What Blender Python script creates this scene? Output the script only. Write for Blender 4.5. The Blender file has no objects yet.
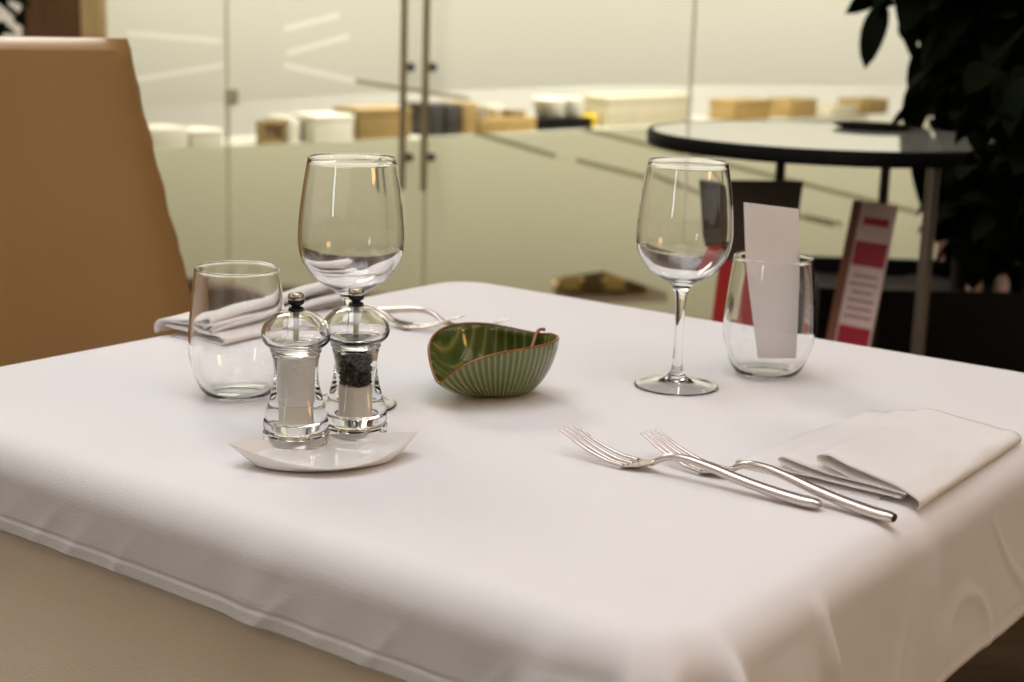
import bpy, bmesh, math, random
from mathutils import Vector, Matrix, noise
C = bpy.context.scene.collection
PI = math.pi
sc = bpy.context.scene

# ------------------------------------------------------------------ camera
F, CX, CY = 1540.0, 512.0, 341.0
PITCH, ROLL = math.radians(12.31), math.radians(1.8)
CAM = Vector((0, 0, 1.06))
fw = Vector((0, math.cos(PITCH), -math.sin(PITCH)))
up0 = Vector((0, math.sin(PITCH), math.cos(PITCH)))
rt0 = Vector((1, 0, 0))
rt = math.cos(ROLL) * rt0 + math.sin(ROLL) * up0
up = -math.sin(ROLL) * rt0 + math.cos(ROLL) * up0

def ray(x, y):
    return fw + rt * ((x - CX) / F) - up * ((y - CY) / F)
def onz(x, y, z=0.75):
    d = ray(x, y); return CAM + d * ((z - CAM.z) / d.z)
def ony(x, y, Y):
    d = ray(x, y); return CAM + d * ((Y - CAM.y) / d.y)
def onplane(x, y, P, N):
    d = ray(x, y); return CAM + d * ((P - CAM).dot(N) / d.dot(N))

cam = bpy.data.cameras.new('camera'); co = bpy.data.objects.new('camera', cam); C.objects.link(co)
m = Matrix.Identity(4)
for i in range(3):
    m[i][0] = rt[i]; m[i][1] = up[i]; m[i][2] = -fw[i]; m[i][3] = CAM[i]
co.matrix_world = m
cam.sensor_width = 36; cam.lens = F / 1024 * 36
cam.clip_start = 0.02
cam.dof.use_dof = True; cam.dof.focus_distance = 1.10; cam.dof.aperture_fstop = 7.5
sc.camera = co

# ------------------------------------------------------------------ materials
def mat(name, col, rough=0.5, metal=0.0, var=0.0, vscale=20.0, bump=0.0, bscale=200.0, stretch=None, **kw):
    M = bpy.data.materials.new(name); M.use_nodes = True
    nt = M.node_tree; b = nt.nodes['Principled BSDF']
    b.inputs['Base Color'].default_value = (*col, 1)
    b.inputs['Roughness'].default_value = rough
    b.inputs['Metallic'].default_value = metal
    for k, v in kw.items():
        b.inputs[k.replace('_', ' ')].default_value = v
    tc = nt.nodes.new('ShaderNodeTexCoord'); src = tc.outputs['Object']
    if stretch:
        mp = nt.nodes.new('ShaderNodeMapping'); mp.inputs['Scale'].default_value = stretch
        nt.links.new(src, mp.inputs['Vector']); src = mp.outputs['Vector']
    if var:
        n = nt.nodes.new('ShaderNodeTexNoise'); n.inputs['Scale'].default_value = vscale
        n.inputs['Detail'].default_value = 5
        r = nt.nodes.new('ShaderNodeValToRGB')
        r.color_ramp.elements[0].position = 0.3; r.color_ramp.elements[1].position = 0.7
        r.color_ramp.elements[0].color = (*[c * (1 - var) for c in col], 1)
        r.color_ramp.elements[1].color = (*[min(1, c * (1 + var)) for c in col], 1)
        nt.links.new(src, n.inputs['Vector']); nt.links.new(n.outputs['Fac'], r.inputs['Fac'])
        nt.links.new(r.outputs['Color'], b.inputs['Base Color'])
    if bump:
        n = nt.nodes.new('ShaderNodeTexNoise'); n.inputs['Scale'].default_value = bscale
        n.inputs['Detail'].default_value = 3
        bp = nt.nodes.new('ShaderNodeBump'); bp.inputs['Strength'].default_value = bump
        bp.inputs['Distance'].default_value = 0.001
        nt.links.new(src, n.inputs['Vector']); nt.links.new(n.outputs['Fac'], bp.inputs['Height'])
        nt.links.new(bp.outputs['Normal'], b.inputs['Normal'])
    return M

def glass_mat(name, col=(1, 1, 1), ior=1.47, rough=0.0):
    M = mat(name, col, rough); b = M.node_tree.nodes['Principled BSDF']
    b.inputs['Transmission Weight'].default_value = 1; b.inputs['IOR'].default_value = ior
    return M

def pane_mat(name):
    M = bpy.data.materials.new(name); M.use_nodes = True; nt = M.node_tree
    nt.nodes.clear()
    o = nt.nodes.new('ShaderNodeOutputMaterial'); t = nt.nodes.new('ShaderNodeBsdfTransparent')
    g = nt.nodes.new('ShaderNodeBsdfGlossy'); g.inputs['Roughness'].default_value = 0.01
    f = nt.nodes.new('ShaderNodeFresnel'); f.inputs['IOR'].default_value = 1.35
    mx = nt.nodes.new('ShaderNodeMixShader')
    t.inputs['Color'].default_value = (0.90, 0.91, 0.88, 1)
    nt.links.new(f.outputs[0], mx.inputs[0]); nt.links.new(t.outputs[0], mx.inputs[1]); nt.links.new(g.outputs[0], mx.inputs[2])
    nt.links.new(mx.outputs[0], o.inputs['Surface'])
    return M

def film_mat(name, col, tcol, mixf=0.5):
    M = bpy.data.materials.new(name); M.use_nodes = True; nt = M.node_tree
    nt.nodes.clear()
    o = nt.nodes.new('ShaderNodeOutputMaterial'); d = nt.nodes.new('ShaderNodeBsdfDiffuse')
    t = nt.nodes.new('ShaderNodeBsdfTranslucent'); mx = nt.nodes.new('ShaderNodeMixShader')
    n = nt.nodes.new('ShaderNodeTexNoise'); n.inputs['Scale'].default_value = 1.2
    tc = nt.nodes.new('ShaderNodeTexCoord'); nt.links.new(tc.outputs['Object'], n.inputs['Vector'])
    r = nt.nodes.new('ShaderNodeValToRGB')
    r.color_ramp.elements[0].color = (*[c * 0.96 for c in col], 1); r.color_ramp.elements[1].color = (*col, 1)
    nt.links.new(n.outputs['Fac'], r.inputs['Fac']); nt.links.new(r.outputs['Color'], d.inputs['Color'])
    t.inputs['Color'].default_value = (*tcol, 1); mx.inputs[0].default_value = mixf
    nt.links.new(d.outputs[0], mx.inputs[1]); nt.links.new(t.outputs[0], mx.inputs[2])
    nt.links.new(mx.outputs[0], o.inputs['Surface'])
    return M

M_cloth = mat('white_linen', (0.80, 0.785, 0.785), 0.85, var=0.015, vscale=6, bump=0.25, bscale=900, Sheen_Weight=0.15)
M_under = mat('cream_linen', (0.94, 0.82, 0.66), 0.9, var=0.04, vscale=9, bump=0.35, bscale=500, Sheen_Weight=0.1)
M_napkin = mat('napkin_linen', (0.97, 0.95, 0.93), 0.85, var=0.02, vscale=30, bump=0.3, bscale=900, Sheen_Weight=0.15)
def add_translucent(M, col, f):
    nt = M.node_tree; b = nt.nodes['Principled BSDF']; o = nt.nodes['Material Output']
    t = nt.nodes.new('ShaderNodeBsdfTranslucent'); t.inputs['Color'].default_value = (*col, 1)
    mx = nt.nodes.new('ShaderNodeMixShader'); mx.inputs[0].default_value = f
    nt.links.new(b.outputs[0], mx.inputs[1]); nt.links.new(t.outputs[0], mx.inputs[2]); nt.links.new(mx.outputs[0], o.inputs['Surface'])
add_translucent(M_napkin, (0.97, 0.92, 0.84), 0.22)
M_glass = glass_mat('clear_glass', (1, 1, 1), 1.47)
M_acryl = glass_mat('clear_acrylic', (0.985, 0.985, 0.975), 1.49)
M_steel = mat('polished_steel', (0.66, 0.59, 0.55), 0.25, 1.0, var=0.03, vscale=60)
M_chrome = mat('knob_chrome', (0.55, 0.53, 0.48), 0.15, 1.0)
M_blackm = mat('black_gloss', (0.012, 0.010, 0.010), 0.25, var=0.2)
M_gold = mat('grinder_brass', (0.42, 0.25, 0.08), 0.35, 1.0)
M_salt = mat('salt_fill', (0.95, 0.94, 0.90), 0.7, var=0.06, vscale=500, bump=0.6, bscale=700)
M_mech = mat('ivory_plastic', (0.86, 0.82, 0.70), 0.45, var=0.05)
M_rod = mat('pale_rod', (0.62, 0.60, 0.56), 0.35, var=0.05)
M_pepper = mat('peppercorn', (0.030, 0.016, 0.013), 0.6, var=0.6, vscale=120, bump=0.8, bscale=900)
M_porc = mat('white_porcelain', (0.86, 0.85, 0.82), 0.15, var=0.015, Coat_Weight=0.4)
M_card = mat('white_card', (0.86, 0.82, 0.80), 0.7, var=0.01)
M_tan = mat('brown_leather', (0.33, 0.19, 0.068), 0.40, var=0.05, vscale=7, bump=0.15, bscale=350, Coat_Weight=0.25, Coat_Roughness=0.3)
M_black = mat('black_lacquer', (0.004, 0.0036, 0.0032), 0.5, var=0.2, Specular_IOR_Level=0.12)
M_matt = mat('matt_black', (0.004, 0.0036, 0.0032), 0.9, var=0.2, Specular_IOR_Level=0.03)
M_darkm = mat('dark_steel', (0.05, 0.047, 0.042), 0.4, 0.6, var=0.1)
M_bronze = mat('brushed_bronze', (0.32, 0.26, 0.15), 0.4, 0.3, var=0.1, vscale=30)
M_chleg = mat('grey_steel', (0.30, 0.27, 0.23), 0.35, 0.8, var=0.05)
M_ttop = mat('cream_laminate', (0.86, 0.84, 0.73), 0.12, var=0.01, Coat_Weight=1.0)
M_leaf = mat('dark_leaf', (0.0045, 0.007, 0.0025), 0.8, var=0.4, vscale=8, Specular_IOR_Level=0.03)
M_stem = mat('dark_stem', (0.014, 0.012, 0.008), 0.7, var=0.3)
M_soil = mat('soil', (0.030, 0.018, 0.012), 0.9, var=0.5, vscale=40, bump=1, bscale=90)
M_floor = mat('dark_wood_floor', (0.060, 0.036, 0.019), 0.75, var=0.25, vscale=4, stretch=(1, 9, 1), Specular_IOR_Level=0.1)
M_wall = mat('cream_paint', (0.62, 0.57, 0.46), 0.8, var=0.02)
M_ceil = mat('ceiling_paint', (0.80, 0.77, 0.72), 0.9, var=0.01)
M_white = mat('white_paint', (0.86, 0.84, 0.76), 0.7, var=0.015)
M_brownw = mat('brown_wood', (0.13, 0.062, 0.025), 0.5, var=0.2, vscale=5, stretch=(8, 8, 1))
M_darkw = mat('dark_panel', (0.022, 0.016, 0.011), 0.6, var=0.2)
M_pale = mat('pale_wood', (0.52, 0.36, 0.17), 0.5, var=0.1, vscale=6, stretch=(6, 6, 1))
M_pink = mat('pinkish_wood', (0.33, 0.17, 0.12), 0.5, var=0.1)
M_ochre = mat('ochre_board', (0.30, 0.195, 0.062), 0.6, var=0.12, vscale=8)
M_slat = mat('pale_ochre_slat', (0.62, 0.42, 0.13), 0.6, var=0.1)
M_ochred = mat('brown_board', (0.16, 0.10, 0.035), 0.6, var=0.15)
M_cab = mat('cream_cabinet', (0.50, 0.485, 0.40), 0.6, var=0.02)
M_boxw = mat('white_box', (0.70, 0.67, 0.56), 0.5, var=0.02)
M_beige = mat('beige_box', (0.47, 0.42, 0.29), 0.5, var=0.05)
M_grey = mat('grey_box', (0.28, 0.25, 0.17), 0.5, var=0.05)
M_green = mat('olive_bottle', (0.11, 0.10, 0.055), 0.4, var=0.05)
M_dark = mat('charcoal_box', (0.035, 0.030, 0.028), 0.45, var=0.1)
M_yellow = mat('yellow_plastic', (0.55, 0.38, 0.01), 0.4, var=0.03)
M_pane = pane_mat('pane_glass')
M_film = film_mat('frosted_film', (0.66, 0.645, 0.455), (0.88, 0.86, 0.65), 0.5)
M_filmu = film_mat('frosted_film_upper', (0.70, 0.685, 0.58), (0.84, 0.825, 0.73), 0.5)
M_seal2 = mat('pale_seal', (0.80, 0.78, 0.62), 0.5, var=0.02)
M_seal = mat('seam_seal', (0.60, 0.57, 0.38), 0.5, var=0.02)
M_oline = film_mat('olive_line_film', (0.36, 0.33, 0.19), (0.4, 0.37, 0.22), 0.3)
M_wline = film_mat('white_line_film', (0.90, 0.89, 0.78), (0.97, 0.95, 0.86), 0.55)
M_taupe = mat('taupe_print', (0.062, 0.046, 0.040), 0.5, var=0.05)
M_red = mat('red_print', (0.50, 0.035, 0.035), 0.45, var=0.1)
M_crim = mat('crimson_print', (0.42, 0.012, 0.035), 0.45, var=0.05)
M_pinkp = mat('pale_pink_print', (0.78, 0.62, 0.58), 0.6, var=0.03)
M_text = mat('printed_lines', (0.42, 0.24, 0.24), 0.6, var=0.05)
M_spine = mat('brown_spine', (0.24, 0.085, 0.050), 0.5, var=0.1)
M_leafrim = mat('brown_glaze_rim', (0.26, 0.085, 0.022), 0.25, var=0.3, vscale=120)

def glaze_mat():
    M = bpy.data.materials.new('green_glaze'); M.use_nodes = True; nt = M.node_tree
    b = nt.nodes['Principled BSDF']; b.inputs['Roughness'].default_value = 0.16
    b.inputs['Coat Weight'].default_value = 0.5; b.inputs['Coat Roughness'].default_value = 0.08
    a = nt.nodes.new('ShaderNodeAttribute'); a.attribute_name = 'ridge'
    n = nt.nodes.new('ShaderNodeTexNoise'); n.inputs['Scale'].default_value = 90; n.inputs['Detail'].default_value = 4
    ad = nt.nodes.new('ShaderNodeMath'); ad.operation = 'MULTIPLY_ADD'; ad.inputs[1].default_value = 0.35
    r = nt.nodes.new('ShaderNodeValToRGB')
    e = r.color_ramp.elements
    e[0].position = 0.22; e[0].color = (0.050, 0.074, 0.010, 1)
    e[1].position = 1.0; e[1].color = (0.34, 0.32, 0.11, 1)
    mid = r.color_ramp.elements.new(0.62); mid.color = (0.120, 0.140, 0.026, 1)
    nt.links.new(n.outputs['Fac'], ad.inputs[0]); nt.links.new(a.outputs['Fac'], ad.inputs[2])
    nt.links.new(ad.outputs[0], r.inputs['Fac']); nt.links.new(r.outputs['Color'], b.inputs['Base Color'])
    return M
M_glaze = glaze_mat()

# ------------------------------------------------------------------ mesh helpers
def obj(name, bm, M, parent=None, smooth=True, loc=None):
    me = bpy.data.meshes.new(name)
    bmesh.ops.recalc_face_normals(bm, faces=bm.faces[:])
    bm.to_mesh(me); bm.free()
    for k in (M if isinstance(M, (list, tuple)) else [M]):
        me.materials.append(k)
    if smooth:
        for p in me.polygons: p.use_smooth = True
        me.set_sharp_from_angle(angle=math.radians(40))
    o = bpy.data.objects.new(name, me); C.objects.link(o)
    if parent: o.parent = parent
    if loc is not None: o.location = loc
    return o

def tag(o, label, cat, group=None, kind=None):
    o['label'] = label; o['category'] = cat
    if group: o['group'] = group
    if kind: o['kind'] = kind
    return o

def thing(name, label, cat, loc=(0, 0, 0), rz=0, group=None):
    o = bpy.data.objects.new(name, None); C.objects.link(o)
    o.location = loc; o.rotation_euler = (0, 0, rz); o.empty_display_size = 0.02
    return tag(o, label, cat, group)

def struct(name, bm, M, parent=None, smooth=False):
    o = obj(name, bm, M, parent, smooth); o['kind'] = 'structure'
    return o

def dup(root, loc, rz, label, group=None):
    r = root.copy(); C.objects.link(r); r.location = loc; r.rotation_euler = (0, 0, rz); r['label'] = label
    if group: r['group'] = group
    for ch in list(root.children):
        c = ch.copy(); C.objects.link(c); c.parent = r
        for g in ch.children:
            d = g.copy(); C.objects.link(d); d.parent = c
    return r

def BM(): return bmesh.new()

def catmull(pts, n):
    out = []
    P = [pts[0]] + list(pts) + [pts[-1]]
    for i in range(1, len(P) - 2):
        p0, p1, p2, p3 = P[i - 1], P[i], P[i + 1], P[i + 2]
        for k in range(n):
            t = k / n
            out.append(tuple(0.5 * ((2 * b) + (-a + c) * t + (2 * a - 5 * b + 4 * c - d) * t * t + (-a + 3 * b - 3 * c + d) * t ** 3)
                             for a, b, c, d in zip(p0, p1, p2, p3)))
    out.append(tuple(pts[-1]))
    return out

def lathe(bm, prof, seg=64, x=0, y=0, z=0):
    """revolve (r,z) list; r<=0 ends close to a pole"""
    rings = []
    for r, h in prof:
        if r < 1e-5: rings.append([bm.verts.new((x, y, z + h))])
        else: rings.append([bm.verts.new((x + r * math.cos(2 * PI * k / seg), y + r * math.sin(2 * PI * k / seg), z + h)) for k in range(seg)])
    for a, b in zip(rings, rings[1:]):
        for k in range(seg):
            k2 = (k + 1) % seg
            if len(a) == 1 and len(b) == 1: continue
            if len(a) == 1: bm.faces.new((a[0], b[k], b[k2]))
            elif len(b) == 1: bm.faces.new((a[k], b[0], a[k2]))
            else: bm.faces.new((a[k], b[k], b[k2], a[k2]))
    return bm

def box(bm, c, s, bev=0.0, rz=0.0, seg=2, M=None):
    r = bmesh.ops.create_cube(bm, size=1)
    vs = r['verts']
    bmesh.ops.scale(bm, vec=s, verts=vs)
    if bev:
        es = list({e for v in vs for e in v.link_edges})
        g = bmesh.ops.bevel(bm, geom=es, offset=bev, segments=seg, affect='EDGES', profile=0.5)
        vs = list({v for f in g['faces'] for v in f.verts} | {v for v in vs if v.is_valid})
        vs = list({v for v in vs} )
        # collect the whole island
        seen = set(vs); st = list(vs)
        while st:
            v = st.pop()
            for e in v.link_edges:
                w = e.other_vert(v)
                if w not in seen: seen.add(w); st.append(w)
        vs = list(seen)
    if M is not None: bmesh.ops.transform(bm, matrix=M, verts=vs)
    if rz: bmesh.ops.rotate(bm, cent=(0, 0, 0), matrix=Matrix.Rotation(rz, 3, 'Z'), verts=vs)
    bmesh.ops.translate(bm, vec=c, verts=vs)
    return bm

def tube(bm, pts, rad, seg=12, cap=True, flat=1.0, side=None, closed=False):
    """sweep an ellipse (rad across `side`, rad*flat along normal) on a path"""
    pts = [Vector(p) for p in pts]; n = len(pts)
    if not hasattr(rad, '__len__'): rad = [rad] * n
    if not hasattr(flat, '__len__'): flat = [flat] * n
    rings = []; prev = None
    for i, p in enumerate(pts):
        if closed: t = (pts[(i + 1) % n] - pts[i - 1]).normalized()
        else: t = (pts[min(i + 1, n - 1)] - pts[max(i - 1, 0)]).normalized()
        if side is not None: s = Vector(side)
        elif prev is not None: s = prev
        else: s = t.cross(Vector((0, 0, 1))) if abs(t.z) < 0.95 else Vector((1, 0, 0))
        s = (s - t * s.dot(t)).normalized(); u = t.cross(s); prev = s
        rings.append([bm.verts.new(p + s * rad[i] * math.cos(2 * PI * k / seg) + u * rad[i] * flat[i] * math.sin(2 * PI * k / seg)) for k in range(seg)])
    prs = list(zip(rings, rings[1:])) + ([(rings[-1], rings[0])] if closed else [])
    for a, b in prs:
        for k in range(seg):
            k2 = (k + 1) % seg; bm.faces.new((a[k], a[k2], b[k2], b[k]))
    if cap and not closed:
        bm.faces.new(rings[0][::-1]); bm.faces.new(rings[-1])
    return bm

def interp(xs, ys, x):
    if x <= xs[0]: return ys[0]
    for i in range(1, len(xs)):
        if x <= xs[i]:
            t = (x - xs[i - 1]) / (xs[i] - xs[i - 1]); t = t * t * (3 - 2 * t)
            return ys[i - 1] * (1 - t) + ys[i] * t
    return ys[-1]

TZ = 0.75                    # cloth top
T_AX, N_AX = Vector((0.8, -0.6, 0)), Vector((0.6, 0.8, 0))
TC = Vector((0.0125, 1.2375, 0))
TROT = math.atan2(-0.6, 0.8)

# ------------------------------------------------------------------ tablecloths
def perim(half, rad, nside, ncorner):
    """points and outward normals round a rounded square, counter-clockwise, with the arc position of each"""
    P = []
    cs = [(half - rad, half - rad, 0), (-(half - rad), half - rad, 90), (-(half - rad), -(half - rad), 180), (half - rad, -(half - rad), 270)]
    for i, (cx, cy, a0) in enumerate(cs):
        for k in range(ncorner):
            a = math.radians(a0 + 90 * k / ncorner); P.append((Vector((cx + rad * math.cos(a), cy + rad * math.sin(a), 0)), Vector((math.cos(a), math.sin(a), 0))))
        a = math.radians(a0 + 90); nx = cs[(i + 1) % 4]
        p = Vector((cx + rad * math.cos(a), cy + rad * math.sin(a), 0)); q = Vector((nx[0] + rad * math.cos(a), nx[1] + rad * math.sin(a), 0))
        for k in range(nside):
            P.append((p.lerp(q, k / nside), Vector((math.cos(a), math.sin(a), 0))))
    return P

def cloth_mesh(half, crad, r, drop, z, seed, wr, hemw, calm=False):
    bm = BM(); P = perim(half, crad, 240, 40); n = len(P)
    lay = []
    c = bm.verts.new((0, 0, z))
    for s in (0.15, 0.4, 0.65, 0.85, 0.95):
        lay.append([bm.verts.new((p.x * (half - r) / half * s, p.y * (half - r) / half * s, z)) for p, _ in P])
    NA, ND = 9, 30
    def pleat(p, nn, d):
        pl = 0.0
        if calm: return pl
        for ax, at, amp, sg in ((0, 0.016, .018, .006), (0, 0.048, .024, .007), (0, 0.150, .010, .007), (0, 0.30, .004, .016), (1, 0.034, .016, .007), (1, 0.085, .005, .012), (1, 0.30, .003, .016)):
            if ax == 0 and nn.x > 0.5: pl += amp * math.exp(-((p.y + half - at - d * .10) / sg) ** 2)
            if ax == 1 and nn.y < -0.5: pl += amp * math.exp(-((half - at - p.x - d * .15) / sg) ** 2)
        return pl
    for k in range(NA + 1):
        a = PI / 2 * k / NA
        ring = []
        for p, nn in P:
            base = p - nn * (r - pleat(p, nn, 0.0) * 0.55 * (k / NA) ** 2)
            ring.append(bm.verts.new((base.x + nn.x * r * math.sin(a), base.y + nn.y * r * math.sin(a), z - r * (1 - math.cos(a)))))
        lay.append(ring)
    for k in range(1, ND + 1):
        ring = []
        for i, (p, nn) in enumerate(P):
            d = drop(p, nn) * k / ND
            full = drop(p, nn)
            ang = math.atan2(p.y, p.x)
            cor = max(0.0, 1 - abs(((math.degrees(ang) + 360) % 90) - 45) / 17.0)     # 1 at a corner
            cor = cor * cor * (3 - 2 * cor)
            fl = d * 0.05 + cor * d * 0.30
            cd = ((math.degrees(ang) + 360) % 90) - 45
            fold = cor * math.cos(cd * 0.42 + seed) * 0.016 * min(1, d / 0.06)
            v3 = Vector((p.x * 9 + seed, p.y * 9, d * 4))
            w = (noise.noise(v3) * 0.6 + noise.noise(v3 * 2.3) * 0.3) * wr * min(1, d / 0.05)
            # a hem: slightly thicker band near the lower edge, with a stitched groove above it
            e = full - d
            hem = 0.0002 if e < hemw * .86 else (-0.00035 if e < hemw else 0.0)
            # long soft creases running down across the drop
            cr = noise.noise(Vector((p.x * 13 + d * 9 + seed, p.y * 13 - d * 5, 2.0)))
            w += (max(0, 1 - abs(cr) * 5) ** 2) * 0.0014 * min(1, d / 0.03)
            pl = pleat(p, nn, d)
            off = fl + fold + w + hem + pl * (0.55 + 0.45 * min(1, d / 0.02))
            if calm: off = off * min(1, max(0, (d - 0.05) / 0.16)) - 0.004 * min(1, d / 0.02)
            q = p + nn * off
            ring.append(bm.verts.new((q.x, q.y, z - r - d)))
        lay.append(ring)
    for k in range(n): bm.faces.new((c, lay[0][k], lay[0][(k + 1) % n]))
    for a, b in zip(lay, lay[1:]):
        for k in range(n): bm.faces.new((a[k], b[k], b[(k + 1) % n], a[(k + 1) % n]))
    return bm

def side_blend(nn, R, FLv, BLv, BRv):
    # local axes: +x = right edge, -y = front left edge, -x = back left, +y = back right
    x, y = nn.x, nn.y
    return (max(x, 0) ** 2) * R + (max(-y, 0) ** 2) * FLv + (max(-x, 0) ** 2) * BLv + (max(y, 0) ** 2) * BRv

oc = thing('tablecloth', 'white linen tablecloth with a stitched hem on the dining table', 'tablecloth', TC, TROT)
ov = obj('overlay_sheet', cloth_mesh(0.3865, 0.062, 0.026, lambda p, nn: side_blend(nn, 0.100, 0.036, 0.07, 0.10), TZ, 1.3, 0.0035, 0.011), M_cloth, oc)
sol = ov.modifiers.new('Solidify', 'SOLIDIFY'); sol.thickness = 0.0012; sol.offset = -1
uc = thing('table_skirt_cloth', 'longer beige under-cloth hanging below the white tablecloth hem', 'tablecloth', TC, TROT)
uo = obj('under_sheet', cloth_mesh(0.380, 0.060, 0.024, lambda p, nn: side_blend(nn, 0.05, 0.42, 0.42, 0.2), TZ - 0.004, 4.1, 0.006, 0.0, True), M_under, uc)
sol = uo.modifiers.new('Solidify', 'SOLIDIFY'); sol.thickness = 0.0012; sol.offset = -1

tb = thing('dining_table', 'square dining table hidden under the two tablecloths', 'table', TC, TROT)
bm = BM(); box(bm, (0, 0, 0.725), (0.735, 0.735, 0.03), 0.008); obj('tabletop', bm, M_brownw, tb)
for sx in (-1, 1):
    for sy in (-1, 1):
        bm = BM(); box(bm, (0.22 * sx, 0.22 * sy, 0.355), (0.05, 0.05, 0.71), 0.005); obj('leg', bm, M_darkw, tb)

# ------------------------------------------------------------------ glasses
def mm(l): return [(a / 1000, b / 1000) for a, b in l]
wine_out = [(34.6, 0.3), (35.5, 0.8), (35.6, 1.5), (34.4, 2.1), (28, 3.3), (20, 5.0), (13, 6.9), (8, 9.8), (5, 16), (4.0, 26), (3.7, 45), (3.9, 62), (4.8, 75), (7.2, 84), (13, 89.5), (22, 95), (30.5, 102.5), (36.5, 112), (39.4, 122), (40, 132), (38.9, 148), (36.4, 168), (32.9, 188.5)]
wine_in = [(31.5, 188.5), (35.0, 168), (37.5, 148), (38.6, 132), (38.0, 122), (35.0, 112.6), (29.2, 104), (21, 97), (12, 92.8), (0, 91)]
prof = catmull(mm([(0, 5.6), (6, 5.4), (12, 4.6), (20, 3.1), (28, 1.4), (32, 0.5), (33.4, 0.25)]), 3) + catmull(mm(wine_out), 4) + [(0.0331, 0.1892), (0.0327, 0.1900), (0.0320, 0.1902), (0.0313, 0.1899), (0.0310, 0.1892)] + catmull(mm(wine_in), 4)
def wine_glass(loc, label):
    bm = BM(); lathe(bm, prof, 72)
    o = obj('wine_glass', bm, M_glass, loc=loc)
    return tag(o, label, 'glass', 'empty wine glasses')
w1 = wine_glass(onz(676.0, 386.5), 'empty stemmed wine glass standing beside the green leaf bowl and the card tumbler')
w2 = w1.copy(); C.objects.link(w2); w2.location = onz(350, 405); w2.scale = (1.02, 1.02, 1.02)
w2['label'] = 'empty stemmed wine glass standing behind the pepper and salt mills'

tum_out = [(23, 0.6), (26.5, 2.2), (30, 6), (34.5, 15), (38.6, 29), (39.9, 42), (39.3, 56), (37.6, 74), (35.6, 92), (34.2, 103)]
tum_in = [(32.6, 103), (34.0, 92), (36.1, 74), (37.8, 56), (38.4, 42), (37.0, 29.5), (33.0, 15.6), (28.6, 7.4), (25, 4.4), (20.5, 3.0), (14, 3.1), (0, 3.3)]
tprof = [(0, 0.0016), (0.012, 0.0014), (0.018, 0.0008), (0.021, 0.0003)] + catmull(mm(tum_out), 4) + [(0.0344, 0.1037), (0.0340, 0.1045), (0.0333, 0.1047), (0.0326, 0.1044), (0.0323, 0.1037)] + catmull(mm(tum_in), 4)
bm = BM(); lathe(bm, tprof, 72)
t1 = tag(obj('tumbler', bm, M_glass, loc=onz(238, 395)), 'empty stemless tumbler standing in front of the brown chair', 'glass', 'stemless tumblers')
t1.scale = (.965, .965, .985)
t2 = t1.copy(); t2.scale = (1, 1, 1); C.objects.link(t2); TR = onz(766, 374); t2.location = TR
t2['label'] = 'stemless tumbler holding the upright white card'

# card in the tumbler
def card():
    bm = BM(); n = 10
    g = []
    for i in range(n + 1):
        t = i / n; z = 0.012 + 0.134 * t
        w = 0.0175 + (0.0245 - 0.0175) * min(1, t / 0.6)
        cx = -0.013 * t + 0.011; cy = 0.012 + 0.008 * t + 0.002 * math.sin(t * PI)
        g.append([bm.verts.new((cx + s * w, cy + dy + 0.1 * s * w, z - s * 0.0025 * t)) for dy in (0, 0.0006) for s in (-1, 1)])
    for a, b in zip(g, g[1:]):
        for i, j in ((0, 1), (1, 3), (3, 2), (2, 0)): bm.faces.new((a[i], a[j], b[j], b[i]))
    bm.faces.new([g[0][i] for i in (0, 1, 3, 2)]); bm.faces.new([g[-1][i] for i in (0, 1, 3, 2)])
    return bm
tag(obj('card', card(), M_card, loc=TR), 'blank white card leaning upright inside the stemless tumbler', 'card')

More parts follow.
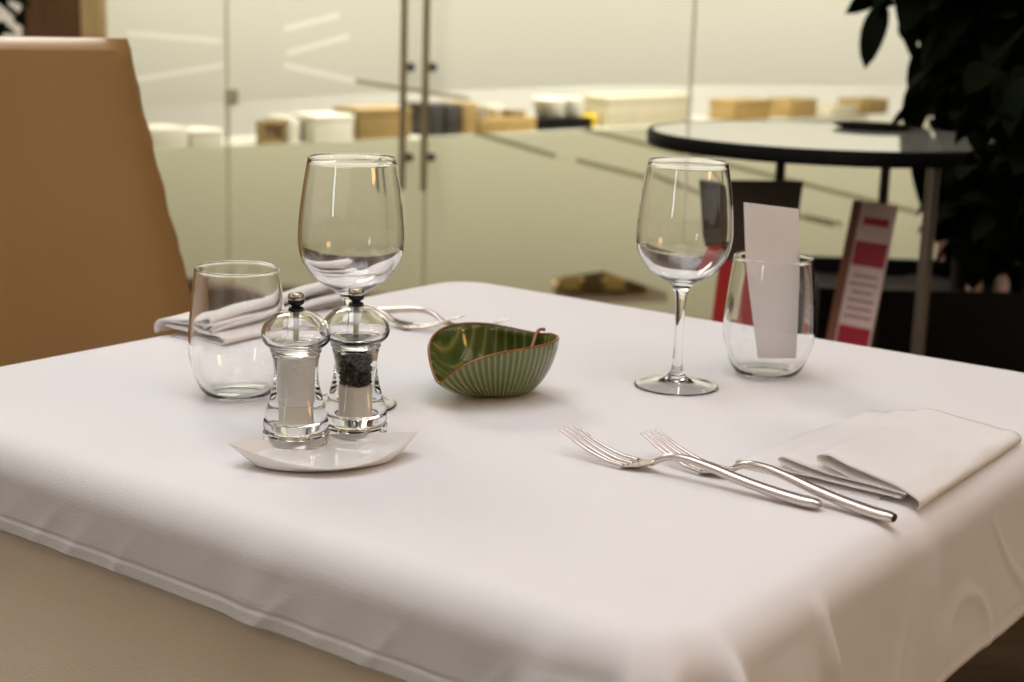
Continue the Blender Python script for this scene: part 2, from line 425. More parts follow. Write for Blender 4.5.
# ------------------------------------------------------------------ mills
def cyl_prof(r, z0, z1, b=0.0006):
    return [(0, z0), (r - b, z0), (r, z0 + b), (r, z1 - b), (r - b, z1), (0, z1)]
def mill(name, label, loc, pepper):
    t = thing(name, label, 'mill', loc, 0, 'acrylic mills on the small white dish')
    body = [(22.6, 0), (24, 1.2), (24.2, 6), (23.8, 8.4), (22.4, 9.6), (23.4, 11), (23.8, 14), (23.4, 17.6), (22.2, 19), (22.5, 21), (22.2, 24), (20.6, 30), (18.4, 38), (16.6, 47), (15.9, 56), (16.4, 64), (17.4, 68.4)]
    p = mm([(0, 7.2), (18.5, 7.2), (20.2, 6.0), (20.8, 0.2)]) + catmull(mm(body), 3) + [(0.0168, 0.0690), (0, 0.0690)]
    bm = BM(); lathe(bm, p, 56); obj('body', bm, M_acryl, t)
    head = [(16.6, 69.8), (18.4, 71.2), (18.8, 74.0), (20.8, 76.0), (23.6, 79.0), (24.9, 83.5), (24.5, 88.5), (22.0, 94.0), (17, 98.6), (11, 101.6), (6, 102.6)]
    hin = [(3.2, 100.6), (10, 99.4), (15.4, 96.4), (19.8, 92.4), (22.0, 88.0), (22.3, 84.0), (20.6, 80.6), (17.0, 78.4), (4, 78)]
    p = [(0, 0.0696)] + catmull(mm(head), 3) + [(0, 0.1026)]
    bm = BM(); lathe(bm, p, 56)
    pi_ = [(0, 0.0782)] + catmull(mm(hin)[::-1], 3) + [(0, 0.1008)]
    lathe(bm, pi_, 56)
    me = obj('head', bm, M_acryl, t)
    # reverse the inner shell so that the cavity is air
    mesh = me.data; b2 = BM(); b2.from_mesh(mesh)
    bmesh.ops.recalc_face_normals(b2, faces=b2.faces[:])
    isl = []; seen = set()
    for f in b2.faces:
        if f in seen: continue
        st = [f]; grp = []
        seen.add(f)
        while st:
            g = st.pop(); grp.append(g)
            for e in g.edges:
                for h in e.link_faces:
                    if h not in seen: seen.add(h); st.append(h)
        isl.append(grp)
    isl.sort(key=lambda g: max(v.co.x for f in g for v in f.verts))
    bmesh.ops.reverse_faces(b2, faces=isl[0]); b2.to_mesh(mesh); b2.free()
    bm = BM(); lathe(bm, cyl_prof(0.0021, 0.0785, 0.1005, 0.0003), 20); obj('shaft', bm, M_rod, t)
    bm = BM(); lathe(bm, mm([(0, 102.5), (4.8, 102.5), (5.5, 103.2), (5.5, 104.8), (4.6, 105.6), (3.0, 106), (3.0, 107.0), (0, 107.0)]), 28); obj('collar', bm, M_blackm, t)
    bm = BM(); lathe(bm, mm([(0, 106.8), (3.8, 107.0), (5.6, 108.4), (6.0, 110.6), (5.6, 111.6), (0, 111.6)]), 28); k = obj('knob', bm, M_blackm, t)
    bm = BM(); lathe(bm, mm([(0, 111.5), (5.5, 111.6), (6.0, 112.6), (5.7, 115.2), (4.4, 116.6), (0, 116.9)]), 28); kc = obj('knob_cap', bm, M_chrome, k); kc['label'] = 'chrome cap of the knob'
    bm = BM(); lathe(bm, [(0.0085, .0052), (0.0112, .0052), (0.0112, .0071), (0.0085, .0071), (0.0085, .0052)], 32); obj('grinder', bm, M_gold, t)
    if pepper:
        bm = BM(); lathe(bm, cyl_prof(0.0084, 0.0170, 0.0395), 32); obj('mechanism', bm, M_mech, t)
        bm = BM(); random.seed(5)
        z = 0.0415
        while z < 0.0665:
            for rr, cnt in ((0.0062, 9), (0.0030, 4)):
                a0 = random.random() * 6
                for q in range(cnt):
                    a = a0 + 2 * PI * q / cnt
                    bmesh.ops.create_icosphere(bm, subdivisions=2, radius=random.uniform(0.0019, 0.0024),
                                               matrix=Matrix.Translation((rr * math.cos(a), rr * math.sin(a), z + random.uniform(-0.0007, 0.0007))))
            z += 0.0034
        pc = obj('peppercorns', bm, M_pepper, t); pc['kind'] = 'stuff'; pc['label'] = 'dark peppercorns filling the mill'
        bm = BM(); lathe(bm, cyl_prof(0.0115, 0.0745, 0.0757), 32); obj('top_disc', bm, M_blackm, t)
    else:
        bm = BM(); lathe(bm, cyl_prof(0.0085, 0.0170, 0.0290), 32); obj('mechanism', bm, M_mech, t)
        bm = BM(); lathe(bm, cyl_prof(0.0090, 0.0290, 0.0680), 32); s = obj('salt', bm, M_salt, t); s['kind'] = 'stuff'; s['label'] = 'white salt filling the mill'
    t.scale = (.97, .97, .915)
    return t
PZ = 0.0040
mill('salt_mill', 'clear acrylic mill filled with white salt on the small white dish', onz(296, 441, TZ + PZ), False)
mill('pepper_mill', 'clear acrylic mill filled with dark peppercorns on the small white dish', onz(355, 433.5, TZ + PZ), True)

# dish
def dish():
    A = onz(229, 443, TZ + 0.017); B = onz(418, 431.5, TZ + 0.017)
    c = (A + B) / 2; c.z = TZ
    L = (B - A).length / 2; ang = math.atan2(B.y - A.y, B.x - A.x)
    bm = BM(); n = 96; rings = []
    # profile: (fraction of outline, height fraction / constants)
    pr = [(0.0, 0.0022, 0), (0.55, 0.0022, 0), (0.60, 0.0005, 0), (0.66, 0.0005, 0), (0.76, 0.0020, .1), (0.90, 0.0044, .6), (1.0, 0.0064, 1.0), (1.008, 0.0071, 1.0), (1.0, 0.0077, 1.0), (0.97, 0.0071, .92), (0.88, 0.0054, .5), (0.76, 0.0041, .1), (0.60, 0.0038, 0), (0, 0.0037, 0)]
    for f, h, tip in pr:
        if f == 0: rings.append([bm.verts.new((0, 0, h))]); continue
        ring = []
        for k in range(n):
            a = 2 * PI * k / n
            u = math.cos(a); s = math.sin(a)
            W = 0.0400
            # lens outline with pointed ends, rounder near the foot
            lens = W * (1 - abs(u) ** 1.9)
            x = L * u; y = math.copysign(lens, s) if abs(s) > 1e-6 else 0
            ex = 0.052 * u; ey = 0.0305 * s
            g = max(0, min(1, (f - 0.6) / 0.4)); g = g * g * (3 - 2 * g) if f <= 1 else 1
            if f <= 0.76: X, Y = ex * f / 0.76 * 0.98, ey * f / 0.76 * 0.98
            else:
                g = (f - 0.76) / 0.24
                X = (ex * 0.98) * (1 - g) + x * g; Y = (ey * 0.98) * (1 - g) + y * g
            ring.append(bm.verts.new((X, Y, h + tip * 0.0095 * abs(u) ** 2.2)))
        rings.append(ring)
    for a, b in zip(rings, rings[1:]):
        for k in range(n):
            k2 = (k + 1) % n
            if len(a) == 1: bm.faces.new((a[0], b[k], b[k2]))
            elif len(b) == 1: bm.faces.new((a[k], b[0], a[k2]))
            else: bm.faces.new((a[k], b[k], b[k2], a[k2]))
    o = obj('condiment_dish', bm, M_porc, loc=c); o.rotation_euler = (0, 0, ang)
    tag(o, 'small white porcelain boat-shaped dish with pointed ends under the two mills', 'dish')
dish()

# ------------------------------------------------------------------ leaf bowl
def leaf_bowl():
    rimpx = [(437, 383, .771), (430, 366, .781), (427.5, 347, .790), (433, 335, .795), (446, 327, .798), (465, 323.5, .799), (487, 324, .799), (508, 327.5, .798), (527, 331.5, .797),
             (541, 334, .7965), (553, 334.5, .797), (559.5, 338, .798), (553, 343.5, .7975), (538, 347.5, .797), (518, 351, .7965), (498, 354.5, .795), (476, 361, .791), (458, 370, .784), (446, 379, .776)]
    P = [onz(x, y, z) for x, y, z in rimpx]
    base_c = onz(498, 391.5, TZ); base_c.z = TZ
    P = [p - base_c for p in P]
    per = len(P); SUB = 14
    loop = []
    for i in range(per):
        p0, p1, p2, p3 = P[i - 1], P[i], P[(i + 1) % per], P[(i + 2) % per]
        for k in range(SUB):
            t = k / SUB
            loop.append(0.5 * ((2 * p1) + (p2 - p0) * t + (2 * p0 - 5 * p1 + 4 * p2 - p3) * t * t + (3 * p1 - p0 - 3 * p2 + p3) * t ** 3))
    n = len(loop)
    # base oval points matched by direction
    root = thing('leaf_bowl', 'green glazed leaf-shaped ceramic bowl with a brown rim', 'bowl', base_c)
    tipv, stemv = Vector(loop[0]), Vector(P[10])
    ax = (stemv - tipv); ax.z = 0; axl = ax.length; ax.normalize(); pr = Vector((-ax.y, ax.x, 0))
    bm = BM(); col = bm.verts.layers.float.new('ridge')
    def outer(q, t):
        r = loop[q]; a = math.atan2(r.y, r.x)
        b = Vector((0.0235 * math.cos(a) + 0.0, 0.0205 * math.sin(a), 0.0))
        s = t ** 0.9; h = t ** 1.25
        v = Vector((b.x + (r.x - b.x) * s, b.y + (r.y - b.y) * s, r.z * h))
        bul = math.sin(PI * t) * 0.0035
        d = Vector((math.cos(a), math.sin(a), 0)); return v + d * bul, d
    rings = []; arc = 0; arcs = []
    for q in range(n): arcs.append(arc); arc += (loop[(q + 1) % n] - loop[q]).length
    NT = 22
    bc = bm.verts.new((0, 0, 0.0015)); bc[col] = 0.2
    ring = []
    for q in range(n):
        p, d = outer(q, 0); v = bm.verts.new((p.x * .85, p.y * .85, 0.0012)); v[col] = .2; ring.append(v)
    rings.append(ring)
    for k in range(NT + 1):
        t = k / NT; ring = []
        for q in range(n):
            p, d = outer(q, t)
            ph = 0.5 + 0.5 * math.cos(arcs[q] / arc * 2 * PI * 62)
            amp = 0.0007 * min(1, t * 5) * min(1, (1 - t) * 8 + 0.1)
            p = p + d * (ph * amp)
            if k == 0: p.z = 0.0006
            v = bm.verts.new(p); v[col] = 0.10 + 0.62 * ph ** 1.6 * min(1, t * 6); ring.append(v)
        rings.append(ring)
    # over the rim and down the inside
    for k in range(NT, -1, -1):
        t = k / NT; ring = []
        for q in range(n):
            p, d = outer(q, t)
            th = 0.0035 + 0.001 * (1 - t)
            p = p - d * th * (0.5 if k == NT else 1)
            p.z = max(p.z, 0) + (0.0045 if k == 0 else 0.0045 * (1 - t))
            if k == NT: p.z += 0.0004
            rel = p - tipv; s = rel.dot(ax); w = rel.dot(pr)
            f = (abs(w) * 1.5 - s * 0.55 + 0.0025 * math.sin(s * 60)) / 0.0135
            vein = (0.5 + 0.5 * math.cos(2 * PI * f)) ** 5
            mid = math.exp(-(w / 0.0016) ** 2)
            rid = max(vein, mid)
            p.z += 0.0009 * rid * min(1, (1 - t) * 6) - 0.0004 * math.sin(f * 3) * 0
            v = bm.verts.new(p); v[col] = 0.08 + 0.58 * rid; ring.append(v)
        rings.append(ring)
    ic = bm.verts.new((0, 0, 0.0050)); ic[col] = .2
    for q in range(n):
        bm.faces.new((bc, rings[0][q], rings[0][(q + 1) % n]))
        bm.faces.new((ic, rings[-1][q], rings[-1][(q + 1) % n]))
    for a, b in zip(rings, rings[1:]):
        for q in range(n): bm.faces.new((a[q], a[(q + 1) % n], b[(q + 1) % n], b[q]))
    obj('bowl_body', bm, M_glaze, root)
    bm = BM()
    pts = []
    for q in range(0, n, 2):
        p, d = outer(q, 1.0); pts.append(p - d * 0.0012 + Vector((0, 0, 0.0004)))
    tube(bm, pts, 0.00095, 8, closed=True); r = obj('rim', bm, M_leafrim, root); r['label'] = 'brown glazed rim edge'
    bm = BM(); s0 = P[9] + Vector((-0.001, 0.001, 0.0035)); s1 = P[9] + Vector((-0.004, -0.004, 0.0005)); 
    path = [P[9] + Vector((0.003, 0.0035, 0.003)), s0, s1, P[9] + Vector((-0.007, -0.014, -0.007)), P[9] + Vector((-0.012, -0.026, -0.016))]
    tube(bm, catmull([tuple(p) for p in path], 5), 0.0014, 8); r = obj('stem', bm, M_leafrim, root); r['label'] = 'brown leaf stem moulded on the inside'
leaf_bowl()

# ------------------------------------------------------------------ forks
def fork(label, loc, rz, group='forks on the table'):
    t = thing('fork', label, 'fork', loc, rz, group)
    zx = [0, .020, .040, .052, .062, .072, .086, .098, .115, .150, .185, .205]
    zz = [.0185, .0098, .0036, .0019, .0019, .0052, .0128, .0150, .0138, .0085, .0050, .0048]
    def zc(x):
        xs = list(zx)
        for i in range(1, len(xs)):
            if x <= xs[i]:
                p = [zz[max(i - 2, 0)], zz[i - 1], zz[i], zz[min(i + 1, len(zz) - 1)]]
                u = (x - xs[i - 1]) / (xs[i] - xs[i - 1])
                return 0.5 * (2 * p[1] + (p[2] - p[0]) * u + (2 * p[0] - 5 * p[1] + 4 * p[2] - p[3]) * u * u + (3 * p[1] - p[0] - 3 * p[2] + p[3]) * u ** 3)
        return zz[-1]
    # handle
    xs = [0.074 + 0.131 * i / 40 for i in range(41)]
    R = [interp([.074, .086, .10, .15, .195, .2035, .205], [.0035, .0031, .0034, .0047, .0055, .0050, .0038], x) for x in xs]
    FL = [interp([.074, .09, .15, .205], [.62, .85, .74, .72], x) for x in xs]
    bm = BM(); tube(bm, [(x, 0, zc(x)) for x in xs], R, 16, flat=FL, side=(0, 1, 0)); obj('handle', bm, M_steel, t)
    # head: shaped plate, slightly dished
    bm = BM(); g = []
    N = 18; Wn = 12
    for i in range(N + 1):
        x = 0.053 + 0.027 * i / N
        w = interp([.053, .058, .065, .072, .080], [.0118, .0117, .0098, .0060, .0029], x)
        row = []
        for s in (1, -1):
            for j in range(Wn + 1):
                u = -1 + 2 * j / Wn
                dish_ = 0.0022 * (u * u) * interp([.053, .062, .080], [.7, .9, 0], x)
                th = interp([.053, .072, .080], [.0009, .0012, .0019], x) * (1 - 0.5 * abs(u) ** 4)
                row.append(bm.verts.new((x, u * w, zc(x) + dish_ + s * th)))
        g.append(row)
    K = Wn + 1
    for a, b in zip(g, g[1:]):
        for j in range(Wn):
            bm.faces.new((a[j], a[j + 1], b[j + 1], b[j])); bm.faces.new((a[K + j], b[K + j], b[K + j + 1], a[K + j + 1]))
        bm.faces.new((a[0], b[0], b[K], a[K])); bm.faces.new((a[Wn], a[K + Wn], b[K + Wn], b[Wn]))
    for e in (g[0], g[-1]):
        for j in range(Wn): bm.faces.new((e[j], e[K + j], e[K + j + 1], e[j + 1]))
    obj('head', bm, M_steel, t)
    for k in range(4):
        u = (-1 + 2 * k / 3); bm = BM()
        xx = [0.057 * (1 - i / 20) for i in range(21)]
        pts = [(x, u * (0.0100 - 0.0012 * (1 - x / 0.057)), zc(x) + 0.0022 * u * u * 0.7 * min(1, x / 0.05)) for x in xx]
        rad = [interp([0, .003, .03, .057], [.0006, .0011, .0015, .0019], x) for x in xx]
        tube(bm, pts, rad, 10, flat=0.75, side=(0, 1, 0)); obj('tine', bm, M_steel, t)
    return t
def fork_pose(tip, end):
    a = onz(*tip, TZ + 0.018); b = onz(*end, TZ + 0.005); d = b - a
    return Vector((a.x, a.y, TZ)), math.atan2(d.y, d.x), math.hypot(d.x, d.y) / 0.205
l, a, k = fork_pose((566, 427), (820, 504)); f1 = fork('steel fork nearest the front, first of the pair beside the front napkin', l, a); f1.scale = (k, k, k); print('fork scale', k)
l, a, k = fork_pose((648, 431), (892, 517)); dup(f1, l, a, 'steel fork whose handle end lies against the front napkin')
l, a, _ = fork_pose((460, 317), (360, 317.5)); dup(f1, l, a, 'steel fork behind the pepper mill, pointing toward the back of the leaf bowl')
l, a, _ = fork_pose((506, 320), (380, 313)); dup(f1, l, a, 'steel fork mostly hidden behind the leaf bowl with one tine tip showing')

# ------------------------------------------------------------------ napkins
def napkin_mesh(seed, zk=1.0, tk=1.0):
    Lh = 0.205; NV = 30
    # zig-zag section: (u from the folded right edge towards the left, z)
    def section(v):
        t1, t2, t3 = 0.128 - 0.012 * v, 0.098 - 0.006 * v, 0.068 + 0.003 * v
        t1, t2, t3 = t1 * tk, t2 * tk, t3 * (0.5 + 0.5 * tk)
        k = 1 - 0.4 * v
        S = [(0.120 * .2, .0012), (0.070, .0012), (t1 - .004, .0014), (t1, .0030), (t1 - .004, .0046 * k + .001),
             (0.070, .0052), (0.020, .0050), (0.008, .0058), (0.020, .0066),
             (0.060, .0072), (t2 - .012, .0098 * k), (t2 - .002, .0122 * k), (t2, .0140 * k), (t2 - .006, .0150 * k), (0.065, .0112), (0.030, .0090), (0.010, .0086), (0.005, .0094), (0.012, .0102),
             (0.040, .0122), (t3 - .010, .0165 * k), (t3, .0200 * k), (t3 + .001, .0230 * k), (t3 - .006, .0244 * k),
             (0.055, .0215 * k + .001), (0.030, .0150 * k + .0015), (0.012, .0110 * k + .002), (0.002, .0085), (-0.003, .0055), (-0.004, .0025), (-0.003, .0008)]
        return catmull(S, 4)
    bm = BM(); g = []
    for j in range(NV + 1):
        v = j / NV
        row = []
        for i, (u, z) in enumerate(section(v)):
            nz = noise.noise(Vector((u * 30 + seed, v * 6, z * 160))) * 0.0012 * min(1, z / .006)
            skew = 0.006 * (1 - v) * (u / 0.128)      # front end cut on a slant
            du = noise.noise(Vector((v * 4 + seed, i * 0.05, 3))) * 0.003 * (u / .1)
            row.append(bm.verts.new((-(u + du), v * Lh + skew, max(0.0008, (z + nz) * zk))))
        g.append(row)
    for a, b in zip(g, g[1:]):
        for i in range(len(a) - 1): bm.faces.new((a[i], a[i + 1], b[i + 1], b[i]))
    return bm
A = onz(913, 508, TZ); B = onz(1017, 440, TZ); d = B - A; rz = math.atan2(d.y, d.x) - PI / 2
nk = obj('napkin', napkin_mesh(0.0, 0.9), M_napkin, loc=(A.x, A.y, TZ)); nk.rotation_euler = (0, 0, rz)
sol = nk.modifiers.new('Solidify', 'SOLIDIFY'); sol.thickness = 0.0013; sol.offset = 1
tag(nk, 'folded white napkin in fanned layers at the right front edge of the table', 'napkin', 'folded napkins')
n2 = obj('napkin', napkin_mesh(7.0, 1.6, 0.72), M_napkin, loc=onz(309, 304, TZ)); n2.rotation_euler = (0, 0, rz + PI)
sol = n2.modifiers.new('Solidify', 'SOLIDIFY'); sol.thickness = 0.0016; sol.offset = 1
tag(n2, 'folded white napkin behind the tumbler, beside the brown chair', 'napkin', 'folded napkins')

# ------------------------------------------------------------------ brown chair
def chair():
    O = ony(133, 37, 1.84); th = math.radians(40)
    wd = Vector((math.cos(th), math.sin(th), 0)); fd = Vector((math.sin(th), -math.cos(th), 0))
    N = fd
    edge = [(37, 133), (60, 137.5), (100, 146), (150, 158.5), (200, 171), (250, 184), (272, 190.5), (320, 200), (400, 214)]
    tab = []
    for y, x in edge:
        p = onplane(x, y, O, N); tab.append((p.z, (p - O).dot(wd)))
    tab.sort()
    half_top = 0.205
    cen = O - wd * half_top
    ztop = O.z; base = Vector((cen.x, cen.y, 0))
    r = thing('dining_chair', 'brown leather dining chair with a tall flared back behind the table', 'chair', base, th)
    zs = [t[0] for t in tab]; ws = [t[1] for t in tab]
    bm = BM(); g = []; NZ, NX = 40, 24
    z0 = 0.40
    for i in range(NZ + 1):
        t = i / NZ; z = z0 + (ztop - z0) * t
        hw = half_top + interp(zs, ws, z)
        row = []
        for s in (0, 1):
            for j in range(NX + 1):
                u = -1 + 2 * j / NX
                thk = 0.030 * (1 - abs(u) ** 14 * 0.8)
                edge_t = min(1, (1 - t) / 0.02 + 0.45)
                thk *= edge_t
                lean = -0.05 * (t ** 1.6) * 0
                cv = 0.012 * u * u
                row.append(bm.verts.new((u * hw, lean - cv + 0.03 + (-thk if s == 0 else thk), z - (0.004 * (1 - edge_t)) )))
        g.append(row)
    K = NX + 1
    for a, b in zip(g, g[1:]):
        for j in range(NX):
            bm.faces.new((a[j], a[j + 1], b[j + 1], b[j])); bm.faces.new((a[K + j], b[K + j], b[K + j + 1], a[K + j + 1]))
        bm.faces.new((a[0], b[0], b[K], a[K])); bm.faces.new((a[NX], a[K + NX], b[K + NX], b[NX]))
    for e in (g[0], g[-1]):
        for j in range(NX): bm.faces.new((e[j], e[K + j], e[K + j + 1], e[j + 1]))
    for v in bm.verts: v.co.y = -v.co.y
    # local +y is away from the table after the rotation; mirror so that the front faces the table
    for v in bm.verts: v.co.y = -v.co.y
    obj('backrest', bm, M_tan, r)
    bm = BM(); box(bm, (0, -0.22, 0.43), (0.46, 0.42, 0.085), 0.025, seg=4); obj('seat', bm, M_tan, r)
    for sx in (-1, 1):
        for yy in (-0.40, -0.03):
            bm = BM(); box(bm, (sx * 0.20, yy, 0.195), (0.04, 0.04, 0.39), 0.006); obj('leg', bm, M_brownw, r)
chair()

# ------------------------------------------------------------------ room shell
def slab(name, c, s, M, rz=0):
    bm = BM(); box(bm, c, s, 0.0, rz); return struct(name, bm, M)
slab('floor', (0, 4, -0.05), (11, 16, 0.1), M_floor)
slab('ceiling', (0, 4, 2.95), (11, 16, 0.1), M_ceil)
slab('wall_front', (0, -3.0, 1.45), (11, 0.1, 2.9), M_wall)
slab('wall_left', (-5.0, 4, 1.45), (0.1, 16, 2.9), M_wall)
slab('wall_right', (5.0, 4, 1.45), (0.1, 16, 2.9), M_wall)
slab('wall_back', (0, 11.6, 1.45), (11, 0.1, 2.9), M_white)

# glass partition -------------------------------------------------
ga = math.radians(-15)
GP = Vector((-0.776, 5.64, 0)); GT = Vector((math.cos(ga), math.sin(ga), 0)); GN = Vector((math.sin(ga), -math.cos(ga), 0))   # GN faces the camera
def gw(x, y):
    p = onplane(x, y, GP, GN); return ((p - GP).dot(GT), p.z)
def clip(poly, a, b, keep_left):
    out = []; n = len(poly)
    def sd(p): return ((b[0] - a[0]) * (p[1] - a[1]) - (b[1] - a[1]) * (p[0] - a[0])) * (1 if keep_left else -1)
    for i in range(n):
        p, q = poly[i], poly[(i + 1) % n]; sp, sq = sd(p), sd(q)
        if sp >= 0: out.append(p)
        if sp * sq < 0:
            t = sp / (sp - sq); out.append((p[0] + (q[0] - p[0]) * t, p[1] + (q[1] - p[1]) * t))
    return out
def area(p): return 0.5 * sum(p[i][0] * p[(i + 1) % len(p)][1] - p[(i + 1) % len(p)][0] * p[i][1] for i in range(len(p)))
def subtract(polys, cut):
    if area(cut) < 0: cut = cut[::-1]
    res = []
    for P in polys:
        cur = P
        for i in range(len(cut)):
            a, b = cut[i], cut[(i + 1) % len(cut)]
            o = clip(cur, a, b, False)
            if len(o) > 2 and abs(area(o)) > 1e-6: res.append(o)
            cur = clip(cur, a, b, True)
            if len(cur) < 3: break
    return res
def strip_cut(x0, y0, x1, y1, w):
    return [gw(x0, y0 - w / 2), gw(x1, y1 - w / 2), gw(x1, y1 + w / 2), gw(x0, y0 + w / 2)]
band = [[gw(60, 112), gw(360, 94), gw(360, 141), gw(60, 151.5)], [gw(360, 94), gw(600, 85), gw(600, 129), gw(360, 141)], [gw(600, 85), gw(960, 85), gw(960, 117), gw(600, 129)]]
strips = [strip_cut(474, 132, 556, 156, 5), strip_cut(577, 160, 834, 225, 5), strip_cut(585, 129, 916, 212, 4.5), strip_cut(806, 216, 842, 224, 4),
          strip_cut(285, 29, 340, 15, 6), strip_cut(288, 53, 350, 36, 6), strip_cut(285, 65, 356, 81, 6), strip_cut(356, 81, 470, 99, 4),
          strip_cut(128, 33, 222, 41, 5), strip_cut(128, 81, 224, 65, 5), [gw(552, 278), gw(604, 271), gw(668, 293), gw(668, 302), gw(556, 306)]]
seams = [gw(100, 100)[0], gw(228, 100)[0], gw(427, 100)[0], gw(690, 100)[0], gw(965, 100)[0]]
ZT = 2.4
def wallpt(u, z, off=0.0): return GP + GT * u + GN * off + Vector((0, 0, z))
def wall_polys(bm, polys, off):
    for P in polys:
        if area(P) < 0: P = P[::-1]
        vs = [bm.verts.new(wallpt(u, z, off)) for u, z in P]
        try: bm.faces.new(vs)
        except ValueError: pass
panels = []
for i in range(4):
    u0, u1 = seams[i] + 0.003, seams[i + 1] - 0.003
    nm = ('window_1', 'door_1', 'door_2', 'window_2')[i]
    bm = BM(); box(bm, (0, 0, 0), (u1 - u0, 0.010, ZT - 0.02), 0.001, seg=1)
    o = struct(nm, bm, M_pane); o.location = wallpt((u0 + u1) / 2, ZT / 2 + 0.012); o.rotation_euler = (0, 0, ga)
    inv = Matrix.LocRotScale(o.location, o.rotation_euler, None).inverted()
    polys = [[(u0 + .001, 0.014), (u1 - .001, 0.014), (u1 - .001, ZT - .002), (u0 + .001, ZT - .002)]]
    for c in band + strips: polys = subtract(polys, c)
    lo, hi = [], []
    for P in polys:
        zc = sum(p[1] for p in P) / len(P); uc = sum(p[0] for p in P) / len(P)
        # which side of the band
        zb = wallpt(uc, 0)
        bx = [gw(x, 150 - (x - 60) * 0.036) for x in range(60, 980, 20)]
        zz = min(bx, key=lambda t: abs(t[0] - uc))[1]
        (hi if zc > zz + 0.05 else lo).append(P)
    for nm2, ps, M in (('lower_frosting', lo, M_film), ('upper_frosting', hi, M_filmu)):
        bm = BM(); wall_polys(bm, ps, 0.0065); bm.transform(inv)
        f = struct(nm2, bm, M, o)
    ub = [(seams[i] + .004, -1), (seams[i + 1] - .004, -1), (seams[i + 1] - .004, 9), (seams[i] + .004, 9)]
    for nm2, idx, M in (('olive_line', (0, 1, 2, 3, 7), M_oline), ('white_line', (4, 5, 6, 8, 9), M_wline)):
        ps = []
        for q in idx:
            P = strips[q] if area(strips[q]) > 0 else strips[q][::-1]
            P = clip(P, (ub[0][0], 9), (ub[0][0], -9), True); P = clip(P, (ub[1][0], -9), (ub[1][0], 9), True) if len(P) > 2 else P
            if len(P) > 2: ps.append(P)
        if ps:
            bm = BM(); wall_polys(bm, ps, 0.0065); bm.transform(inv); struct(nm2, bm, M, o)
    panels.append((o, inv))
# pull bars of the two glass doors: one bar each side of the seam, stand-offs through the glass
for k, (px, py, dn) in enumerate(((409.5, 187, 1), (431.0, 188, 2))):
    o, inv = panels[dn]
    u, z = gw(px, py); off = 0.085
    bm = BM(); tube(bm, [wallpt(u, z, off), wallpt(u, z + 1.25, off)], 0.0125, 16)
    bm.transform(inv); h = obj('pull_bar', bm, M_bronze, o)
    for yy in (67, 157):
        zz = gw(px, yy)[1]
        bm = BM(); tube(bm, [wallpt(u, zz, off), wallpt(u, zz, 0.004)], 0.0105, 12)
        tube(bm, [wallpt(u, zz, 0.012), wallpt(u, zz, 0.005)], 0.016, 16)
        bm.transform(inv); s = obj('standoff', bm, M_darkm, h)
# small glass clamp on the seam
bm = BM(); u, z = gw(233, 97); p = wallpt(u, z, 0.012); box(bm, (0, 0, 0), (0.05, 0.016, 0.06), 0.004, ga); bm.transform(Matrix.Translation(p))
s = struct('trim_1', bm, M_beige)
for k, u in enumerate(seams[1:4]):
    bm = BM(); box(bm, (0, 0, 0), (0.010, 0.014, ZT - .03), 0.001, ga, 1); bm.transform(Matrix.Translation(wallpt(u, ZT / 2 + .01, .004))); struct('trim_%d' % (7 + k), bm, M_seal if k < 2 else M_seal2)
# head rail and post
bm = BM(); box(bm, (0, 0, 0), (seams[4] - seams[0], 0.06, 0.5), 0, ga); bm.transform(Matrix.Translation(wallpt((seams[0] + seams[4]) / 2, ZT + 0.25))); struct('trim_2', bm, M_white)
u = gw(97, 20)[0]
bm = BM(); box(bm, (0, 0, 0), (0.085, 0.09, 2.9), 0.004, ga); bm.transform(Matrix.Translation(wallpt(u, 1.45))); struct('trim_3', bm, M_pale)
uL = gw(82, 20)[0]
bm = BM(); box(bm, (0, 0, 0), (0.27, 0.06, 2.9), 0, ga); bm.transform(Matrix.Translation(wallpt(uL - 0.135, 1.45, -0.05))); struct('trim_4', bm, M_brownw)
bm = BM(); box(bm, (0, 0, 0), (2.8, 0.06, 2.9), 0, ga); bm.transform(Matrix.Translation(wallpt(uL - 0.27 - 1.75, 1.45, -0.10))); struct('trim_5', bm, M_wall)
# dark wall added right of the glass to block the brightness behind the plant
bm = BM(); box(bm, (0, 0, 0), (3.2, 0.08, 2.9), 0, ga); bm.transform(Matrix.Translation(wallpt(seams[4] + 1.62, 1.45))); struct('trim_6', bm, M_darkw)

